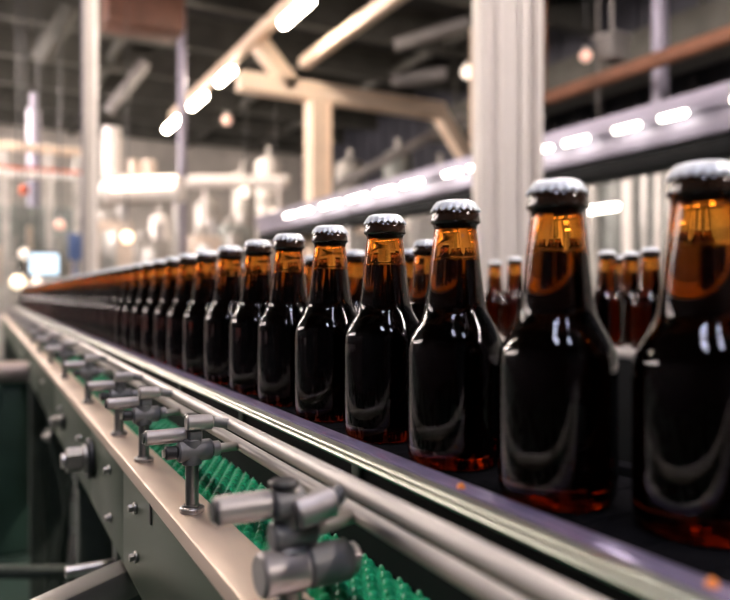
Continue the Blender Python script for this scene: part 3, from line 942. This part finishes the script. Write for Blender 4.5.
tank(243, 172, 22, 14.5, 'dull', 'grey upright tank left of the tall pale tank')
tank(208, 200, 26, 13.0, 'dull', 'low grey upright tank under the transfer pipe')
tank(160, 215, 20, 12.5, 'white', 'low pale upright tank beneath the glowing duct')
tank(350, 160, 30, 15.0, 'dull', 'grey upright tank right of the cream column behind the gantry lamps')
tank(398, 150, 30, 14.0, 'green', 'green grey upright tank between the cream column and the white column')
tank(440, 165, 26, 13.0, 'dull', 'grey upright tank just left of the white column')
# machine blocks along the back
blocks = [(112, 222, 36, 9.8, 'beige', 'beige machine cabinet behind the white post'), (150, 240, 34, 10.5, 'dull', 'grey machine cabinet under the glowing duct'),
          (205, 236, 30, 10.6, 'beige', 'beige machine cabinet below the slim lilac pipe'), (235, 226, 30, 12.5, 'green', 'green grey machine cabinet near the round lamp'),
          (296, 224, 30, 12.6, 'beige', 'beige machine cabinet at the foot of the cream column'), (420, 214, 50, 10.0, 'dull', 'grey machine cabinet behind the third and fourth caps'),
          (360, 226, 46, 11.0, 'beige', 'beige machine cabinet behind the fourth and fifth caps'), (60, 262, 46, 12.0, 'beige', 'beige machine cabinet beyond the monitor screen')]
for px, pyt, pw, Z, m, lab in blocks:
    p = at(px, 294, Z)
    w = pw / F * Z / 2
    zt = ZC + (294 - pyt) / F * Z
    root = thing('machine_cabinet', lab, 'machine', (p.x, p.y, 0), 'machine cabinets in the background')
    MB().bx(p.x - w, p.x + w, p.y - w * .8, p.y + w * .8, 0.08, zt, 0.03).build('body', M[m], root)
    MB().bx(p.x - w * .9, p.x + w * .9, p.y - w * .7, p.y + w * .7, 0, 0.08).build('plinth', M['black'], root)
    MB().bx(p.x - w * .75, p.x + w * .1, p.y - w * .8 - 0.02, p.y - w * .8 - 0.002, zt - 0.75, zt - 0.15, 0.01).build('door', M['steel'], root)
    MB().cyl((p.x + w * .5, p.y, zt), (p.x + w * .5, p.y, zt + 0.25), 0.06, 14, 0.01).build('chimney', M['steel'], root)
    MB().bx(p.x - w * .6, p.x, p.y - w * .4, p.y + w * .4, zt, zt + 0.14, 0.02).build('top_box', M['dull'], root)

# overhead odds and ends
p = at(143, 10, 9.5)
o = MB().bx(p.x - 0.5, p.x + 0.5, p.y - 0.3, p.y + 0.3, p.z - 0.3, p.z + 0.25, 0.03)
o.cyl((p.x, p.y, p.z + .25), (p.x, p.y, ZT - 0.01), 0.05, 10)
o = o.build('air_heater', M['heater'])
tag(o, 'rusty red air heater box hanging high between the white post and the lamps', 'heater')
o = MB().bar(at(146, 62, 12.0), at(108, 112, 12.0), 0.16, 0.16, 0.01).build('roof_brace', M['rstrut'])
tag(o, 'grey slanting roof brace right of the white post', 'brace')
o = MB().bar(at(72, 8, 10.0), at(40, 60, 10.0), 0.2, 0.2, 0.01).build('roof_brace', M['beam'])
tag(o, 'dark olive slanting roof brace left of the white post', 'brace')
for (xa, ya, xb, yb, Z, lab) in ((395, 46, 470, 22, 10.5, 'grey roof strut high left of the white column'), (392, 82, 446, 74, 10.0, 'warm grey roof strut just above the cream cross beam'), (330, 190, 465, 118, 12.5, 'dull strut slanting behind the gantry, left of the white column')):
    o = MB().bar(at(xa, ya, Z), at(xb, yb, Z), 0.16, 0.16, 0.01).build('roof_strut', M['rstrut'])
    tag(o, lab, 'strut')

# ------------------------------------------------------------------ beneath and left of the conveyor
gb = thing('gear_motor', 'pinkish grey gear motor low at the left edge beside the conveyor', 'motor', (0.02, 2.0, 0))
p = at(8, 372, 2.2)
gb.location = (p.x, p.y, 0)
MB().cyl((p.x - 0.12, p.y, p.z), (p.x + 0.06, p.y, p.z), 0.034, 24, 0.006).build('motor', M['pink'], gb)
MB().bx(p.x - 0.10, p.x - 0.02, p.y - 0.05, p.y + 0.05, p.z - 0.12, p.z - 0.03, 0.01).build('gearbox', M['dgreen'], gb)
MB().bx(p.x - 0.09, p.x - 0.03, p.y - 0.04, p.y + 0.04, 0.0, p.z - 0.12, 0.005).build('stand', M['dgreen'], gb)
p = at(20, 430, 3.2)
o = MB()
o.bx(p.x - 0.25, p.x + 0.12, p.y, p.y + 0.5, 0.0, ZC - 0.42, 0.02)
o.bx(p.x - 0.25, p.x + 0.13, p.y - 0.02, p.y + 0.5, ZC - 0.42, ZC - 0.38, 0.01)
o = o.build('drive_cabinet', M['dgreen'])
tag(o, 'dark green drive cabinet in the shade under the conveyor at the left', 'cabinet')
zf = ZC - (572 - 294) / F * 1.75
q = at(-30, 572, 1.75); r_ = at(76, 572, 1.75)
o = MB().cyl((q.x, q.y, zf), (r_.x, r_.y, zf), 0.017, 18)
o.bx(q.x - 0.02, q.x + 0.02, q.y - 0.02, q.y + 0.02, 0, zf)
o.bx(r_.x - 0.02, r_.x + 0.02, r_.y - 0.02, r_.y + 0.02, 0, zf)
o = o.build('tie_pipe', M['leg'])
tag(o, 'grey horizontal pipe low in the dark corner at bottom left', 'pipe')
for k, (px, pb_, Z, lab) in enumerate(((48, 20, 1.9, 'slack dark hose hanging under the conveyor, the thicker one'), (60, 10, 1.8, 'slack dark hose hanging under the conveyor, the thinner one'))):
    pts = []
    for i in range(13):
        u = i / 12
        pp = at(px + 10 * math.sin(u * 4 + k) + pb_ * u, 430 + 170 * u, Z + 0.1 * u)
        pts.append(pp)
    o = MB().tube(pts, 0.010 - 0.003 * k, 10).build('hanging_hose', M['leg'])
    tag(o, lab, 'hose')

# ------------------------------------------------------------------ unseen lamps: the near ceiling row carried on, the others added for light
for k, y in enumerate((-5.0, -2.6, -0.2, 2.2, 4.4)):
    tube_lamp(LA, y, y + 1.5, LZ, 0.15, 'lampm', 'warm ceiling tube lamp of the same row, out of the photo towards the viewer', 'warm ceiling lamps of the near row', hang=ZT)
for k, y in enumerate((4.7, 7.0, 9.3, 11.6, 13.9, 16.2)):  # added unseen row for warm light from the left and bottle highlights
    tube_lamp(-1.5, y, y + 1.6, ZC + 2.5, 0.13, 'lampn', 'added warm tube lamp over the aisle left of the conveyor, out of the photo', 'added warm lamps over the left aisle', hang=ZT)
for k, (x, y, z) in enumerate(((0.05, -1.3, 1.85), (0.12, -0.55, 1.75), (0.12, 0.3, 1.9), (0.12, 1.2, 1.9), (-0.55, -0.5, 1.5))):  # added unseen lamps for the bluish glints on the bottle shoulders
    tube_lamp(x, y - 0.2, y + 0.2, ZC + z, 0.15, 'lampc', 'added cool lamp over the near end of the bottle line, out of the photo', 'added cool lamps over the line', hang=ZT)
for k, y in enumerate((-1.2, 0.6, 2.4, 4.2)):  # added unseen row that lights the ledge and clamp tops
    tube_lamp(-0.25, y, y + 1.3, ZC + 3.3, 0.13, 'lampo', 'added warm lamp high above the conveyor ledge, out of the photo', 'added warm lamps over the conveyor', hang=ZT)
for y in (7.5, 10.0, 12.5, 15.0, 17.5):  # added unseen row to brighten the machines in the background
    tube_lamp(-1.2, y, y + 1.8, ZC + 2.9, 0.16, 'lampm', 'added warm tube lamp by the background machines, left of the photo', 'added warm lamps beside the machines', hang=ZT)

# ------------------------------------------------------------------ world, camera, view
w = bpy.data.worlds.new('world')
sc.world = w
w.use_nodes = True
w.node_tree.nodes['Background'].inputs['Color'].default_value = (0.5, 0.5, 0.55, 1)
w.node_tree.nodes['Background'].inputs['Strength'].default_value = 0.3

cd = bpy.data.cameras.new('camera')
cam = bpy.data.objects.new('camera', cd)
COL.objects.link(cam)
cam.location = (0, 0, ZC)
cam.rotation_euler = (PI / 2, 0, -TH)
cd.sensor_width = 36
cd.sensor_fit = 'HORIZONTAL'
cd.lens = F / 730 * 36
cd.shift_y = -(300 - HOR) / 730
cd.clip_start = 0.01
cd.dof.use_dof = True
cd.dof.focus_distance = 0.62
cd.dof.aperture_fstop = 3.8
sc.camera = cam
sc.view_settings.view_transform = 'Standard'
sc.view_settings.look = 'None'
sc.view_settings.exposure = 0.1
sc.view_settings.gamma = 1
sc.view_settings.use_curve_mapping = False
c = sc.cycles
c.max_bounces = 14
c.transmission_bounces = 12
c.glossy_bounces = 5
c.diffuse_bounces = 4
c.caustics_reflective = False
c.caustics_refractive = False
c.sample_clamp_indirect = 6
c.use_denoising = True
